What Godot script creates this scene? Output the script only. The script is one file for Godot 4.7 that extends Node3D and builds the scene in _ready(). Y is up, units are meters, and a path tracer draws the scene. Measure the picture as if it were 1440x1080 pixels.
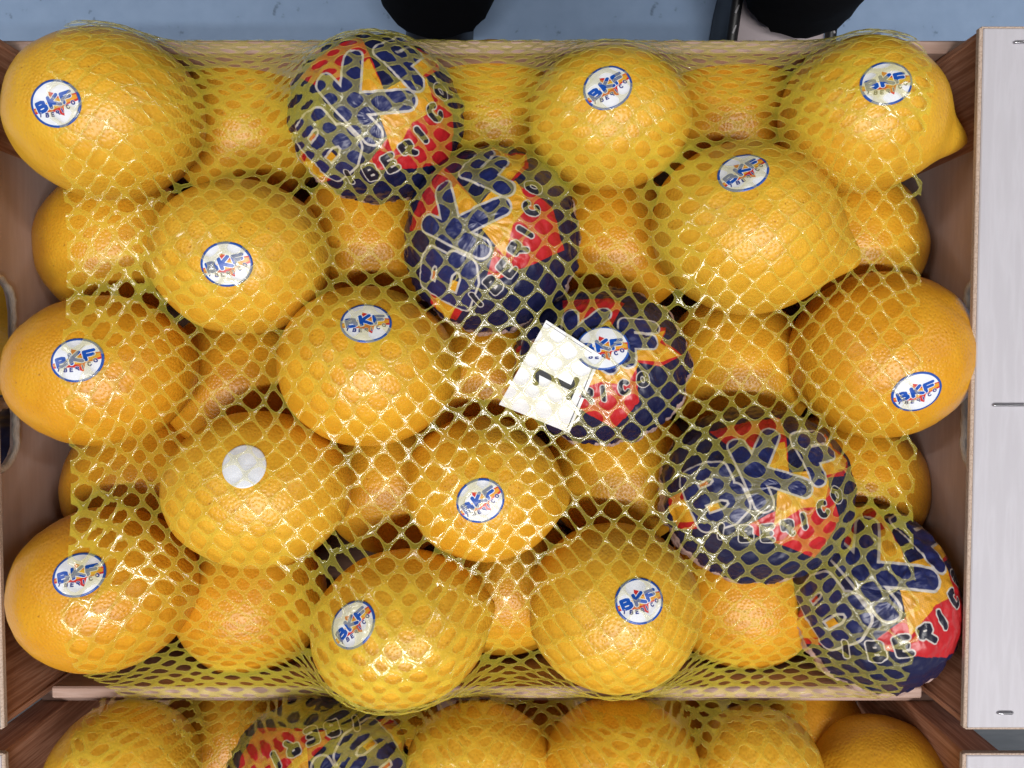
extends Node3D
# An open wooden crate of wrapped and unwrapped yellow fruit under a stretched plastic net, seen from above.
# Metres, y up; y = 0 is the top of the crate's white ledges, +x is right and +z is down in the picture.

var M := {}
var taken := {}
var rng := RandomNumberGenerator.new()
var lump := FastNoiseLite.new()
var fine := FastNoiseLite.new()
var heaps: Array[Dictionary] = []   # what the nets lie on: ellipsoids

func lin(r: float, g: float, b: float, a := 1.0) -> Color:
	return Color(r, g, b, a).linear_to_srgb()

func _ready() -> void:
	rng.seed = 11
	# --- camera ---
	var cam := Camera3D.new()
	cam.name = "camera"
	var th := deg_to_rad(2.2)
	var fw := Vector3(0, -cos(th), sin(th))
	var up := Vector3(0, -sin(th), -cos(th))
	cam.transform = Transform3D(Basis(Vector3.RIGHT, up, -fw), Vector3(0, 0.3165, 0))
	cam.fov = 53.13
	cam.near = 0.01
	cam.far = 30.0
	cam.keep_aspect = Camera3D.KEEP_HEIGHT
	add_child(cam)
	# --- air and light of the hall ---
	var env := Environment.new()
	env.background_mode = Environment.BG_COLOR
	env.background_color = lin(0.50, 0.50, 0.54)
	env.background_energy_multiplier = 0.10
	env.tonemap_mode = Environment.TONE_MAPPER_LINEAR
	env.tonemap_exposure = 0.86
	env.sdfgi_enabled = true
	env.ssao_enabled = true
	env.ssil_enabled = true
	var we := WorldEnvironment.new()
	we.name = "environment"
	we.environment = env
	add_child(we)
	make_materials()
	lamp(Vector3(-0.50, 1.75, 1.05), 0.9, 1.75, "left hand fluorescent ceiling lamp in front of the crate")
	lamp(Vector3(0.62, 1.75, 1.05), 0.9, 1.9, "right hand fluorescent ceiling lamp in front of the crate")
	lamp(Vector3(1.70, 1.75, -0.50), 0.9, 0.9, "right hand fluorescent ceiling lamp over the aisle")
	lamp(Vector3(-1.55, 1.75, -0.50), 0.9, 0.9, "left hand fluorescent ceiling lamp over the aisle")
	lamp(Vector3(0.12, 1.75, 0.50), 0.9, 2.3, "fluorescent ceiling lamp right above the crate")
	# --- setting ---
	var fl := mesh_of([Vector3(-6, 0, -6), Vector3(6, 0, -6), Vector3(6, 0, 6), Vector3(-6, 0, 6)], [0, 1, 2, 0, 2, 3])
	var floor_node := part("floor", fl, M.floor, self)
	floor_node.position.y = -0.48
	floor_node.set_meta("kind", "structure")
	make_stand()
	# --- crates ---
	make_crate(-0.1326, 0.157, 0.0275, "wooden fruit crate with white ledges, the whole one filling the picture", true)
	make_crate(0.168, 0.4576, 0.049, "wooden fruit crate only partly in view along the bottom edge", false)
	make_fruit()
	make_card()
	make_nets()
	make_person()

# ------------------------------------------------------------------ helpers
func numbered(called: String) -> String:
	var n: int = taken.get(called, 0)
	taken[called] = n + 1
	return called if n == 0 else "%s_%03d" % [called, n]

func tag(o: Node, label: String, category: String, group := "") -> void:
	o.set_meta("label", label)
	o.set_meta("category", category)
	if group:
		o.set_meta("group", group)

func thing(called: String, at := Vector3.ZERO) -> Node3D:
	var o := Node3D.new()
	o.name = numbered(called)
	add_child(o, true)
	o.position = at
	return o

func part(called: String, m: Mesh, mat: Material, parent: Node) -> MeshInstance3D:
	var o := MeshInstance3D.new()
	o.name = numbered(called) if parent == self else called
	o.mesh = m
	o.material_override = mat
	parent.add_child(o, true)
	return o

func mesh_of(v: PackedVector3Array, idx: PackedInt32Array, uv := PackedVector2Array(), col := PackedColorArray()) -> ArrayMesh:
	var nn := PackedVector3Array()
	nn.resize(v.size())
	for k in range(0, idx.size(), 3):
		var a := idx[k]
		var b := idx[k + 1]
		var c := idx[k + 2]
		var n := (v[c] - v[a]).cross(v[b] - v[a])
		nn[a] += n
		nn[b] += n
		nn[c] += n
	for k in nn.size():
		nn[k] = nn[k].normalized()
	var arr := []
	arr.resize(Mesh.ARRAY_MAX)
	arr[Mesh.ARRAY_VERTEX] = v
	arr[Mesh.ARRAY_NORMAL] = nn
	arr[Mesh.ARRAY_INDEX] = idx
	if uv.size():
		arr[Mesh.ARRAY_TEX_UV] = uv
	if col.size():
		arr[Mesh.ARRAY_COLOR] = col
	var m := ArrayMesh.new()
	m.add_surface_from_arrays(Mesh.PRIMITIVE_TRIANGLES, arr)
	return m

func flat_mesh(tris: PackedVector3Array) -> ArrayMesh:      # every triangle with its own corners: hard edges
	var idx := PackedInt32Array(range(tris.size()))
	return mesh_of(tris, idx)

func quad_to(t: PackedVector3Array, a: Vector3, b: Vector3, c: Vector3, d: Vector3, out: Vector3) -> void:
	# two triangles that face the way «out» points
	if (c - a).cross(b - a).dot(out) < 0.0:
		var k := b
		b = d
		d = k
	t.append_array([a, b, c, a, c, d])

func tri_to(t: PackedVector3Array, a: Vector3, b: Vector3, c: Vector3, out: Vector3) -> void:
	if (c - a).cross(b - a).dot(out) < 0.0:
		t.append_array([a, c, b])
	else:
		t.append_array([a, b, c])

func board(lo: Vector3, hi: Vector3, bev := 0.0006) -> ArrayMesh:    # a box with chamfered edges
	var t := PackedVector3Array()
	var c := (lo + hi) / 2.0
	var h := (hi - lo) / 2.0
	for ax in 3:
		var u := (ax + 1) % 3
		var w := (ax + 2) % 3
		for s in [-1.0, 1.0]:
			var p: Array[Vector3] = []
			for q in [[-1, -1], [1, -1], [1, 1], [-1, 1]]:
				var x := Vector3.ZERO
				x[ax] = s * h[ax]
				x[u] = q[0] * (h[u] - bev)
				x[w] = q[1] * (h[w] - bev)
				p.append(c + x)
			var o := Vector3.ZERO
			o[ax] = s
			quad_to(t, p[0], p[1], p[2], p[3], o)
		for s in [-1.0, 1.0]:
			for r in [-1.0, 1.0]:
				var e: Array[Vector3] = []
				for q in [[-1, 0], [1, 0], [1, 1], [-1, 1]]:
					var x := Vector3.ZERO
					x[ax] = q[0] * (h[ax] - bev)
					x[u] = s * (h[u] - (bev if q[1] == 1 else 0.0))
					x[w] = r * (h[w] - (0.0 if q[1] == 1 else bev))
					e.append(c + x)
				var o2 := Vector3.ZERO
				o2[u] = s
				o2[w] = r
				quad_to(t, e[0], e[1], e[2], e[3], o2)
	for sx in [-1.0, 1.0]:
		for sy in [-1.0, 1.0]:
			for sz in [-1.0, 1.0]:
				var s := Vector3(sx, sy, sz)
				tri_to(t, c + s * (h - Vector3(0, bev, bev)), c + s * (h - Vector3(bev, 0, bev)), c + s * (h - Vector3(bev, bev, 0)), s)
	return flat_mesh(t)

func rod(pts: PackedVector3Array, radii: PackedFloat32Array, seg := 10, squash := Vector3.ONE) -> ArrayMesh:    # a closed tube along a path
	var v := PackedVector3Array()
	var idx := PackedInt32Array()
	var side := Vector3.ZERO
	for k in pts.size():
		var d := (pts[mini(k + 1, pts.size() - 1)] - pts[maxi(k - 1, 0)]).normalized()
		if side == Vector3.ZERO:
			side = d.cross(Vector3.UP if absf(d.y) < 0.9 else Vector3.RIGHT).normalized()
		side = (side - d * d.dot(side)).normalized()
		var other := d.cross(side)
		for s in seg:
			var a := TAU * s / seg
			v.append(pts[k] + (side * cos(a) + other * sin(a)) * radii[k] * squash)
	for k in pts.size() - 1:
		for s in seg:
			var a := k * seg + s
			var b := k * seg + (s + 1) % seg
			idx.append_array([a, a + seg, b, b, a + seg, b + seg])
	var first := v.size()
	v.append(pts[0])
	v.append(pts[pts.size() - 1])
	for s in seg:
		idx.append_array([first, s, (s + 1) % seg])
		var e := (pts.size() - 1) * seg
		idx.append_array([first + 1, e + (s + 1) % seg, e + s])
	return mesh_of(v, idx)

# ------------------------------------------------------------------ materials
func noise_tex(size: int, freq: float, kind: int, oct: int, seed_: int, ramp: Array = [], normal := false, bump := 4.0) -> NoiseTexture2D:
	var n := FastNoiseLite.new()
	n.noise_type = kind
	n.frequency = freq
	n.seed = seed_
	n.fractal_octaves = oct
	if oct == 1:
		n.fractal_type = FastNoiseLite.FRACTAL_NONE
	if kind == FastNoiseLite.TYPE_CELLULAR:
		n.cellular_return_type = FastNoiseLite.RETURN_DISTANCE
		n.cellular_jitter = 0.9
	var t := NoiseTexture2D.new()
	t.width = size
	t.height = size
	t.seamless = true
	t.seamless_blend_skirt = 0.15
	t.noise = n
	if ramp.size():
		var g := Gradient.new()
		var offs := PackedFloat32Array()
		var cols := PackedColorArray()
		for k in ramp.size():
			offs.append(ramp[k][0])
			cols.append(ramp[k][1])
		g.offsets = offs
		g.colors = cols
		t.color_ramp = g
	if normal:
		t.as_normal_map = true
		t.bump_strength = bump
	return t

func mat(c: Color, rough: float) -> StandardMaterial3D:
	var m := StandardMaterial3D.new()
	m.albedo_color = c
	m.roughness = rough
	return m

func wood(a: Color, b: Color, scale: Vector3, freq: float, seed_: int, rough := 0.75, relief := 0.012) -> StandardMaterial3D:
	var m := mat(Color.WHITE, rough)
	m.albedo_texture = noise_tex(256, freq, FastNoiseLite.TYPE_SIMPLEX_SMOOTH, 4, seed_, [[0.25, a], [0.5, a.lerp(b, 0.5)], [0.62, b], [0.8, a.lerp(b, 0.35)]])
	m.uv1_triplanar = true
	m.uv1_scale = scale
	m.uv1_triplanar_sharpness = 6.0
	m.heightmap_enabled = true
	m.heightmap_texture = noise_tex(256, freq * 2.0, FastNoiseLite.TYPE_SIMPLEX_SMOOTH, 3, seed_ + 5)
	m.heightmap_scale = relief
	return m

func make_materials() -> void:
	lump.noise_type = FastNoiseLite.TYPE_SIMPLEX_SMOOTH
	lump.frequency = 1.0
	lump.seed = 3
	fine.noise_type = FastNoiseLite.TYPE_SIMPLEX_SMOOTH
	fine.frequency = 1.0
	fine.seed = 8
	# peel: pores as relief, a little mottling in the colour
	var pores := noise_tex(512, 0.075, FastNoiseLite.TYPE_CELLULAR, 1, 4, [[0.0, Color.BLACK], [0.35, Color(0.75, 0.75, 0.75)], [0.7, Color.WHITE]])
	M.peel = []
	var freckles := noise_tex(512, 0.045, FastNoiseLite.TYPE_SIMPLEX_SMOOTH, 3, 77, [[0.0, lin(0.30, 0.11, 0.02, 0.0)], [0.80, lin(0.30, 0.11, 0.02, 0.0)], [0.90, lin(0.26, 0.09, 0.02, 0.55)]])
	var hues := [[lin(0.68, 0.33, 0.018), lin(0.73, 0.385, 0.024)], [lin(0.65, 0.29, 0.014), lin(0.70, 0.34, 0.019)], [lin(0.69, 0.365, 0.024), lin(0.74, 0.42, 0.034)]]
	for k in 3:
		var m := mat(Color.WHITE, 0.35)
		m.albedo_texture = noise_tex(256, 0.012, FastNoiseLite.TYPE_SIMPLEX_SMOOTH, 4, 20 + k, [[0.2, hues[k][0]], [0.75, hues[k][1]]])
		m.uv1_triplanar = true
		m.uv1_scale = Vector3.ONE * 17.0
		m.uv1_triplanar_sharpness = 3.0
		m.heightmap_enabled = true
		m.heightmap_texture = pores
		m.heightmap_scale = 0.017
		m.metallic_specular = 0.48
		m.detail_enabled = true
		m.detail_blend_mode = BaseMaterial3D.BLEND_MODE_MIX
		m.detail_albedo = freckles
		m.subsurf_scatter_enabled = true
		m.subsurf_scatter_strength = 0.06
		M.peel.append(m)
	M.ledge = wood(lin(0.475, 0.465, 0.51), lin(0.51, 0.50, 0.55), Vector3(30, 30, 3), 0.02, 31, 0.62, 0.006)
	M.ply = wood(lin(0.42, 0.31, 0.24), lin(0.60, 0.48, 0.40), Vector3(60, 200, 60), 0.05, 37, 0.85, 0.03)
	M.post = wood(lin(0.29, 0.125, 0.068), lin(0.47, 0.245, 0.155), Vector3(55, 3.0, 55), 0.022, 33, 0.7, 0.012)
	M.wall = wood(lin(0.57, 0.445, 0.41), lin(0.62, 0.495, 0.46), Vector3(25, 25, 3), 0.018, 35, 0.7, 0.005)
	M.side = wood(lin(0.37, 0.24, 0.19), lin(0.46, 0.325, 0.275), Vector3(3, 40, 40), 0.02, 36, 0.7, 0.008)
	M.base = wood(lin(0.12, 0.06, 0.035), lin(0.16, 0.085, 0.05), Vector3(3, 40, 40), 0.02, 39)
	M.splinter = wood(lin(0.70, 0.66, 0.60), lin(0.84, 0.81, 0.76), Vector3(120, 120, 20), 0.03, 38, 0.8, 0.03)
	M.steel = mat(lin(0.42, 0.42, 0.45), 0.3)
	M.steel.metallic = 1.0
	M.floor = mat(Color.WHITE, 0.5)
	M.floor.albedo_texture = noise_tex(512, 0.03, FastNoiseLite.TYPE_SIMPLEX_SMOOTH, 5, 41, [[0.0, lin(0.10, 0.15, 0.22)], [0.13, lin(0.20, 0.29, 0.44)], [0.19, lin(0.30, 0.43, 0.65)], [0.8, lin(0.33, 0.465, 0.69)]])
	M.floor.uv1_triplanar = true
	M.floor.uv1_scale = Vector3.ONE * 2.6
	M.stand = wood(lin(0.055, 0.065, 0.08), lin(0.075, 0.085, 0.10), Vector3(3, 20, 20), 0.02, 43)
	# net film: clear yellow plastic, denser at the rolled rims (vertex colours)
	for q in [["net", 0.175, 0.16], ["net_slack", 0.25, 0.15], ["net_thick", 0.34, 0.14], ["rim", 0.27, 0.34]]:
		var m := mat(Color(1, 1, 1, q[1]), q[2])
		m.transparency = BaseMaterial3D.TRANSPARENCY_ALPHA
		m.vertex_color_use_as_albedo = true
		m.cull_mode = BaseMaterial3D.CULL_DISABLED
		M[q[0]] = m
	# print
	M.sticker = mat(Color.WHITE, 0.3)
	M.sticker.albedo_texture = sticker_print()
	M.blank = mat(lin(0.74, 0.77, 0.84), 0.35)
	M.wrap = mat(Color.WHITE, 0.42)
	M.wrap.albedo_texture = wrap_print(0.245, Vector2.ZERO)
	M.wrap.texture_repeat = false
	M.wrap.clearcoat_enabled = true
	M.wrap.clearcoat = 0.35
	M.wrap.clearcoat_roughness = 0.3
	M.wrap_large = M.wrap.duplicate()
	M.wrap_large.albedo_texture = wrap_print(0.30, Vector2(0.02, -0.02))
	M.card = mat(Color.WHITE, 0.55)
	M.card.albedo_texture = card_print()
	M.black = mat(lin(0.004, 0.0035, 0.004), 0.95)
	M.black.metallic_specular = 0.25
	M.leather = mat(lin(0.012, 0.012, 0.014), 0.45)
	M.insole = mat(lin(0.50, 0.43, 0.45), 0.7)
	M.thread = mat(lin(0.45, 0.44, 0.46), 0.7)

# ------------------------------------------------------------------ print on paper
var sheet: Image
var mid := Vector2.ZERO
var unit := 1.0

func paint(lines: Array, half: float, col: Color, solid := false, dots := false) -> void:
	var px: Array[PackedVector2Array] = []
	var box := Rect2(mid + Vector2(lines[0][0].x, -lines[0][0].y) * unit, Vector2.ZERO)
	for l in lines:
		var q := PackedVector2Array()
		for p in l:
			var w := mid + Vector2(p.x, -p.y) * unit
			q.append(w)
			box = box.expand(w)
		if solid:
			q.append(q[0])
		px.append(q)
	var hw := half * unit
	box = box.grow(hw + 1.5)
	for y in range(maxi(0, int(box.position.y)), mini(sheet.get_height(), int(box.end.y) + 1)):
		for x in range(maxi(0, int(box.position.x)), mini(sheet.get_width(), int(box.end.x) + 1)):
			var p := Vector2(x + 0.5, y + 0.5)
			var d := 1e9
			for q in px:
				for k in q.size() - 1:
					d = minf(d, p.distance_to(Geometry2D.get_closest_point_to_segment(p, q[k], q[k + 1])))
			if solid and Geometry2D.is_point_in_polygon(p, px[0]):
				d = -d
			var a := clampf(0.5 - (d - hw), 0.0, 1.0)
			if a > 0.0:
				var c := col
				if dots and (x + y) % 5 < 1 and (x - y + 1000) % 5 < 2:
					c = col.darkened(0.35)
				sheet.set_pixel(x, y, sheet.get_pixel(x, y).lerp(c, a))

func glyph(ch: String) -> Array:
	var c := []
	for k in 13:
		c.append(Vector2(0.33, 0.5) + Vector2(cos(deg_to_rad(45 + k * 22.5)) * 0.36, sin(deg_to_rad(45 + k * 22.5)) * 0.5))
	var o := []
	for k in 17:
		o.append(Vector2(0.36, 0.5) + Vector2(cos(TAU * k / 16.0) * 0.38, sin(TAU * k / 16.0) * 0.5))
	var bowl := [Vector2(0, 0.53), Vector2(0, 1), Vector2(0.4, 1), Vector2(0.57, 0.9), Vector2(0.57, 0.64), Vector2(0.4, 0.53), Vector2(0, 0.53)]
	match ch:
		"B":
			return [bowl, [Vector2(0, 0.53), Vector2(0.46, 0.53), Vector2(0.66, 0.4), Vector2(0.66, 0.13), Vector2(0.46, 0), Vector2(0, 0), Vector2(0, 0.53)]]
		"K":
			return [[Vector2(0, 0), Vector2(0, 1)], [Vector2(0.62, 1), Vector2(0.05, 0.48), Vector2(0.7, 0)]]
		"F":
			return [[Vector2(0, 0), Vector2(0, 1), Vector2(0.62, 1)], [Vector2(0, 0.52), Vector2(0.52, 0.52)]]
		"I":
			return [[Vector2(0.1, 0), Vector2(0.1, 1)]]
		"E":
			return [[Vector2(0.6, 1), Vector2(0, 1), Vector2(0, 0), Vector2(0.6, 0)], [Vector2(0, 0.5), Vector2(0.5, 0.5)]]
		"R":
			return [bowl, [Vector2(0.25, 0.53), Vector2(0.62, 0)]]
		"C":
			return [c]
		"O":
			return [o]
	return []

func letter(ch: String, at: Vector2, size: Vector2, deg: float, half: float, ink: Color, edge: float, paper: Color) -> void:
	var out := []
	for l in glyph(ch):
		var q := []
		for p in l:
			q.append(at + (p * size).rotated(deg_to_rad(deg)))
		out.append(q)
	if edge > 0.0:
		paint(out, half + edge, paper)
	paint(out, half, ink)

func poly(pts: Array) -> Array:
	var q := []
	for p in pts:
		q.append(Vector2(p[0], p[1]))
	return [q]

func emblem(blue: Color, ink: Color, white: Color, red: Color, gold: Color, big: bool) -> void:
	var e := 0.045
	if big:
		paint(poly([[-0.52, 0.86], [0.40, 0.84], [0.12, 0.02], [-0.12, 0.02]]), 0.0, red, true)
		paint(poly([[-0.30, 0.44], [0.24, 0.44], [0.12, 0.0], [-0.12, 0.0]]), 0.0, gold, true, true)
		paint(poly([[-0.50, -0.38], [0.56, -0.08], [0.66, -0.55], [0.34, -0.98]]), 0.0, red, true)
		paint(poly([[-1.30, -0.26], [-1.26, 0.16], [-0.7, 0.22], [-0.6, -0.34]]), 0.0, red, true)
		paint(poly([[-1.32, -0.17], [-1.29, 0.06], [-0.7, 0.12], [-0.6, -0.24]]), 0.0, gold, true, true)
		paint(poly([[0.5, -0.04], [0.62, 0.36], [1.02, 0.56], [0.92, 0.30], [1.25, 0.16], [0.9, -0.06]]), 0.0, red, true)
		paint(poly([[0.5, -0.02], [0.66, 0.30], [0.98, 0.48], [0.88, 0.26], [1.2, 0.15], [0.9, 0.0]]), 0.0, gold, true, true)
		paint(poly([[-0.15, -0.42], [0.02, 0.1], [0.40, 0.06], [0.60, -0.06], [0.46, -0.34], [0.18, -0.30]]), 0.0, gold, true, true)
	else:
		paint(poly([[-0.12, 0.52], [0.2, 0.34], [0.26, 0.2], [0.9, 0.2], [0.9, -0.12], [0.3, -0.2], [0.2, -0.58], [-0.16, -0.3], [-0.92, -0.2], [-0.92, 0.02], [-0.2, 0.1]]), 0.0, red, true)
		paint(poly([[-0.9, -0.12], [-0.9, -0.03], [-0.1, 0.16], [0.1, 0.18], [0.88, 0.14], [0.88, -0.03], [0.3, -0.16], [0.0, -0.2]]), 0.0, gold, true)
	if big:
		letter("B", Vector2(-0.86, -0.26), Vector2(0.66, 0.56), 7, 0.090, blue, 0.026, white)
		letter("F", Vector2(0.46, -0.02), Vector2(0.58, 0.46), 5, 0.090, blue, 0.026, white)
		letter("K", Vector2(-0.20, -0.16), Vector2(0.66, 0.68), 7, 0.090, blue, 0.026, white)
	else:
		letter("B", Vector2(-0.70, -0.19), Vector2(0.50, 0.36), 6, 0.072, blue, 0.03, white)
		letter("F", Vector2(0.34, -0.07), Vector2(0.56, 0.36), 5, 0.072, blue, 0.03, white)
		letter("K", Vector2(-0.17, -0.13), Vector2(0.54, 0.42), 6, 0.072, blue, 0.03, white)
	# the second line, on an arc below
	var word := "IBERICO"
	var s := 0.15 if big else 0.15
	for k in 7:
		var u := (k - 3.0) / 3.0
		var x := u * 0.70
		var at := Vector2(x - 0.05, (-0.56 if big else -0.47) + 0.17 * u * u + 0.05 * u)
		letter(word[k], at, Vector2(s, s), 22.0 * u, 0.026 if big else 0.024, ink, 0.015 if big else 0.012, white)

func sticker_print() -> ImageTexture:
	sheet = Image.create(320, 320, false, Image.FORMAT_RGBA8)
	sheet.fill(lin(0.02, 0.085, 0.40))
	mid = Vector2(160, 160)
	unit = 155.0
	var ring := []
	for k in 48:
		ring.append(Vector2(cos(TAU * k / 48.0), sin(TAU * k / 48.0)) * 0.9)
	var white := lin(0.76, 0.79, 0.86)
	paint([ring], 0.0, white, true)
	emblem(lin(0.008, 0.075, 0.42), lin(0.02, 0.03, 0.20), white, lin(0.55, 0.03, 0.03), lin(0.72, 0.33, 0.03), false)
	return ImageTexture.create_from_image(sheet)

func wrap_print(scale: float, shift: Vector2) -> ImageTexture:
	var n := 768
	sheet = Image.create(n, n, false, Image.FORMAT_RGBA8)
	var navy := lin(0.008, 0.010, 0.050)
	sheet.fill(navy)
	mid = Vector2(n / 2.0, n / 2.0)
	unit = n * scale
	mid += shift * n
	emblem(lin(0.012, 0.018, 0.10), lin(0.01, 0.01, 0.025), lin(0.52, 0.48, 0.45), lin(0.47, 0.014, 0.02), lin(0.68, 0.33, 0.02), true)
	# the unprinted rim of the tissue square
	mid = Vector2(n / 2.0, n / 2.0)
	var pale := lin(0.50, 0.36, 0.33)
	for y in n:
		for x in n:
			var p := Vector2(x, y) - mid
			var r := p.length() / (n * 0.5)
			if r > 0.62:
				var a := p.angle()
				var edge := 0.74 + 0.10 * lump.get_noise_2d(cos(a) * 1.6, sin(a) * 1.6 + 9.0) + 0.03 * lump.get_noise_2d(cos(a) * 9.0, sin(a) * 9.0)
				if r > edge:
					sheet.set_pixel(x, y, pale)
	return ImageTexture.create_from_image(sheet)

func card_print() -> ImageTexture:
	sheet = Image.create(384, 262, false, Image.FORMAT_RGBA8)
	sheet.fill(lin(0.83, 0.84, 0.88))
	mid = Vector2(192, 131)
	unit = 131.0
	var black := lin(0.012, 0.012, 0.016)
	paint([[Vector2(0, 0.55), Vector2(0, -0.60)]], 0.088, black)
	paint([[Vector2(0, 0.55), Vector2(-0.36, 0.40)]], 0.088, black)
	paint([[Vector2(-0.33, -0.60), Vector2(0.33, -0.60)]], 0.088, black)
	paint([[Vector2(1.38, 0.95), Vector2(1.36, -0.70)]], 0.006, black)
	paint([[Vector2(-1.42, -0.91), Vector2(1.0, -0.89)]], 0.011, black)
	return ImageTexture.create_from_image(sheet)

# ------------------------------------------------------------------ lamps, stand, crates
func lamp(at: Vector3, length: float, energy: float, label: String) -> void:
	var t := thing("ceiling_lamp", at)
	tag(t, label, "lamp", "ceiling lamps of the hall")
	part("housing", board(Vector3(-length / 2 - 0.03, 0.0, -0.09), Vector3(length / 2 + 0.03, 0.06, 0.09), 0.004), M.blank, t)
	var glow := mat(lin(0.9, 0.9, 0.9), 0.5)
	glow.emission_enabled = true
	glow.emission = lin(1.0, 0.98, 0.95)
	glow.emission_energy_multiplier = 3.0
	part("tube", rod([Vector3(-length / 2, -0.022, 0), Vector3(length / 2, -0.022, 0)], [0.018, 0.018], 12), glow, t)
	var a := AreaLight3D.new()
	a.name = "tube_light"
	a.area_size = Vector2(length, 0.045)
	a.area_normalize_energy = true
	a.light_energy = energy
	a.light_color = Color(1.0, 0.985, 0.97)
	a.shadow_enabled = true
	a.area_range = 8.0
	a.position = Vector3(0, -0.045, 0)
	a.rotation_degrees.x = -90
	t.add_child(a, true)

func make_stand() -> void:
	var t := thing("display_table", Vector3(-0.12, -0.48, 0.17))
	tag(t, "low dark grey table that the crates stand on", "table")
	part("table_top", board(Vector3(-0.33, 0.315, -0.29), Vector3(0.44, 0.343, 0.29), 0.002), M.stand, t)
	for x in [-0.30, 0.39]:
		for z in [-0.26, 0.24]:
			part("leg", board(Vector3(x, 0.0, z), Vector3(x + 0.04, 0.313, z + 0.04), 0.002), M.stand, t)

func end_board(x: float, thick: float, z0: float, z1: float, y0: float, y1: float, s0: float, s1: float, sy0: float, sy1: float) -> ArrayMesh:
	# a board across x with a round-ended hand hole
	var t := PackedVector3Array()
	var c := Vector2((s0 + s1) / 2.0, (sy0 + sy1) / 2.0)
	var rr := (sy1 - sy0) / 2.0
	var n := 72
	var hole: Array[Vector2] = []
	var rim: Array[Vector2] = []
	for k in n:
		var a := TAU * k / n
		var d := Vector2(cos(a), sin(a))
		var q := Vector2(clampf(d.x * 10.0, -1, 1) * ((s1 - s0) / 2.0 - rr), 0)
		# point of the stadium in direction d, found by marching along the ray
		var lo := 0.0
		var hi := 0.2
		for it in 24:
			var m := (lo + hi) / 2.0
			var p := d * m
			var dx := maxf(absf(p.x) - ((s1 - s0) / 2.0 - rr), 0.0)
			if Vector2(dx, p.y).length() < rr:
				lo = m
			else:
				hi = m
		hole.append(c + d * lo + Vector2(rng.randf_range(-0.0003, 0.0003), rng.randf_range(-0.0004, 0.0004)))
		var f := 1e9
		if d.x > 1e-6: f = minf(f, (z1 - c.x) / d.x)
		if d.x < -1e-6: f = minf(f, (z0 - c.x) / d.x)
		if d.y > 1e-6: f = minf(f, (y1 - c.y) / d.y)
		if d.y < -1e-6: f = minf(f, (y0 - c.y) / d.y)
		rim.append(c + d * f)
	for k in n:
		var j := (k + 1) % n
		for s in [0.0, 1.0]:
			var xx: float = x + thick * s
			var o := Vector3(1 if s > 0.5 else -1, 0, 0)
			quad_to(t, Vector3(xx, hole[k].y, hole[k].x), Vector3(xx, rim[k].y, rim[k].x), Vector3(xx, rim[j].y, rim[j].x), Vector3(xx, hole[j].y, hole[j].x), o)
		var inw := Vector3(0, c.y - hole[k].y, c.x - hole[k].x)
		quad_to(t, Vector3(x, hole[k].y, hole[k].x), Vector3(x + thick, hole[k].y, hole[k].x), Vector3(x + thick, hole[j].y, hole[j].x), Vector3(x, hole[j].y, hole[j].x), inw)
		quad_to(t, Vector3(x, rim[k].y, rim[k].x), Vector3(x + thick, rim[k].y, rim[k].x), Vector3(x + thick, rim[j].y, rim[j].x), Vector3(x, rim[j].y, rim[j].x), -inw)
	# corners that the rays cut off
	for q in [[z0, y0], [z1, y0], [z0, y1], [z1, y1]]:
		var best := [1e9, 0]
		for k in n:
			var dd := (rim[k] - Vector2(q[0], q[1])).length() + (rim[(k + 1) % n] - Vector2(q[0], q[1])).length()
			if dd < best[0]:
				best = [dd, k]
		var a2: Vector2 = rim[best[1]]
		var b2: Vector2 = rim[(best[1] + 1) % n]
		for s in [0.0, 1.0]:
			var xx: float = x + thick * s
			tri_to(t, Vector3(xx, a2.y, a2.x), Vector3(xx, q[1], q[0]), Vector3(xx, b2.y, b2.x), Vector3(1 if s > 0.5 else -1, 0, 0))
	return flat_mesh(t)

func prism(pts: Array, y0: float, y1: float) -> ArrayMesh:    # an upright prism over a polygon of (x, z)
	var t := PackedVector3Array()
	var c := Vector2.ZERO
	for p in pts:
		c += p / pts.size()
	for k in pts.size():
		var a: Vector2 = pts[k]
		var b: Vector2 = pts[(k + 1) % pts.size()]
		var o := Vector3((a.x + b.x) / 2 - c.x, 0, (a.y + b.y) / 2 - c.y)
		quad_to(t, Vector3(a.x, y0, a.y), Vector3(b.x, y0, b.y), Vector3(b.x, y1, b.y), Vector3(a.x, y1, a.y), o)
		tri_to(t, Vector3(a.x, y1, a.y), Vector3(b.x, y1, b.y), Vector3(c.x, y1, c.y), Vector3.UP)
		tri_to(t, Vector3(a.x, y0, a.y), Vector3(b.x, y0, b.y), Vector3(c.x, y0, c.y), Vector3.DOWN)
	return flat_mesh(t)

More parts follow.
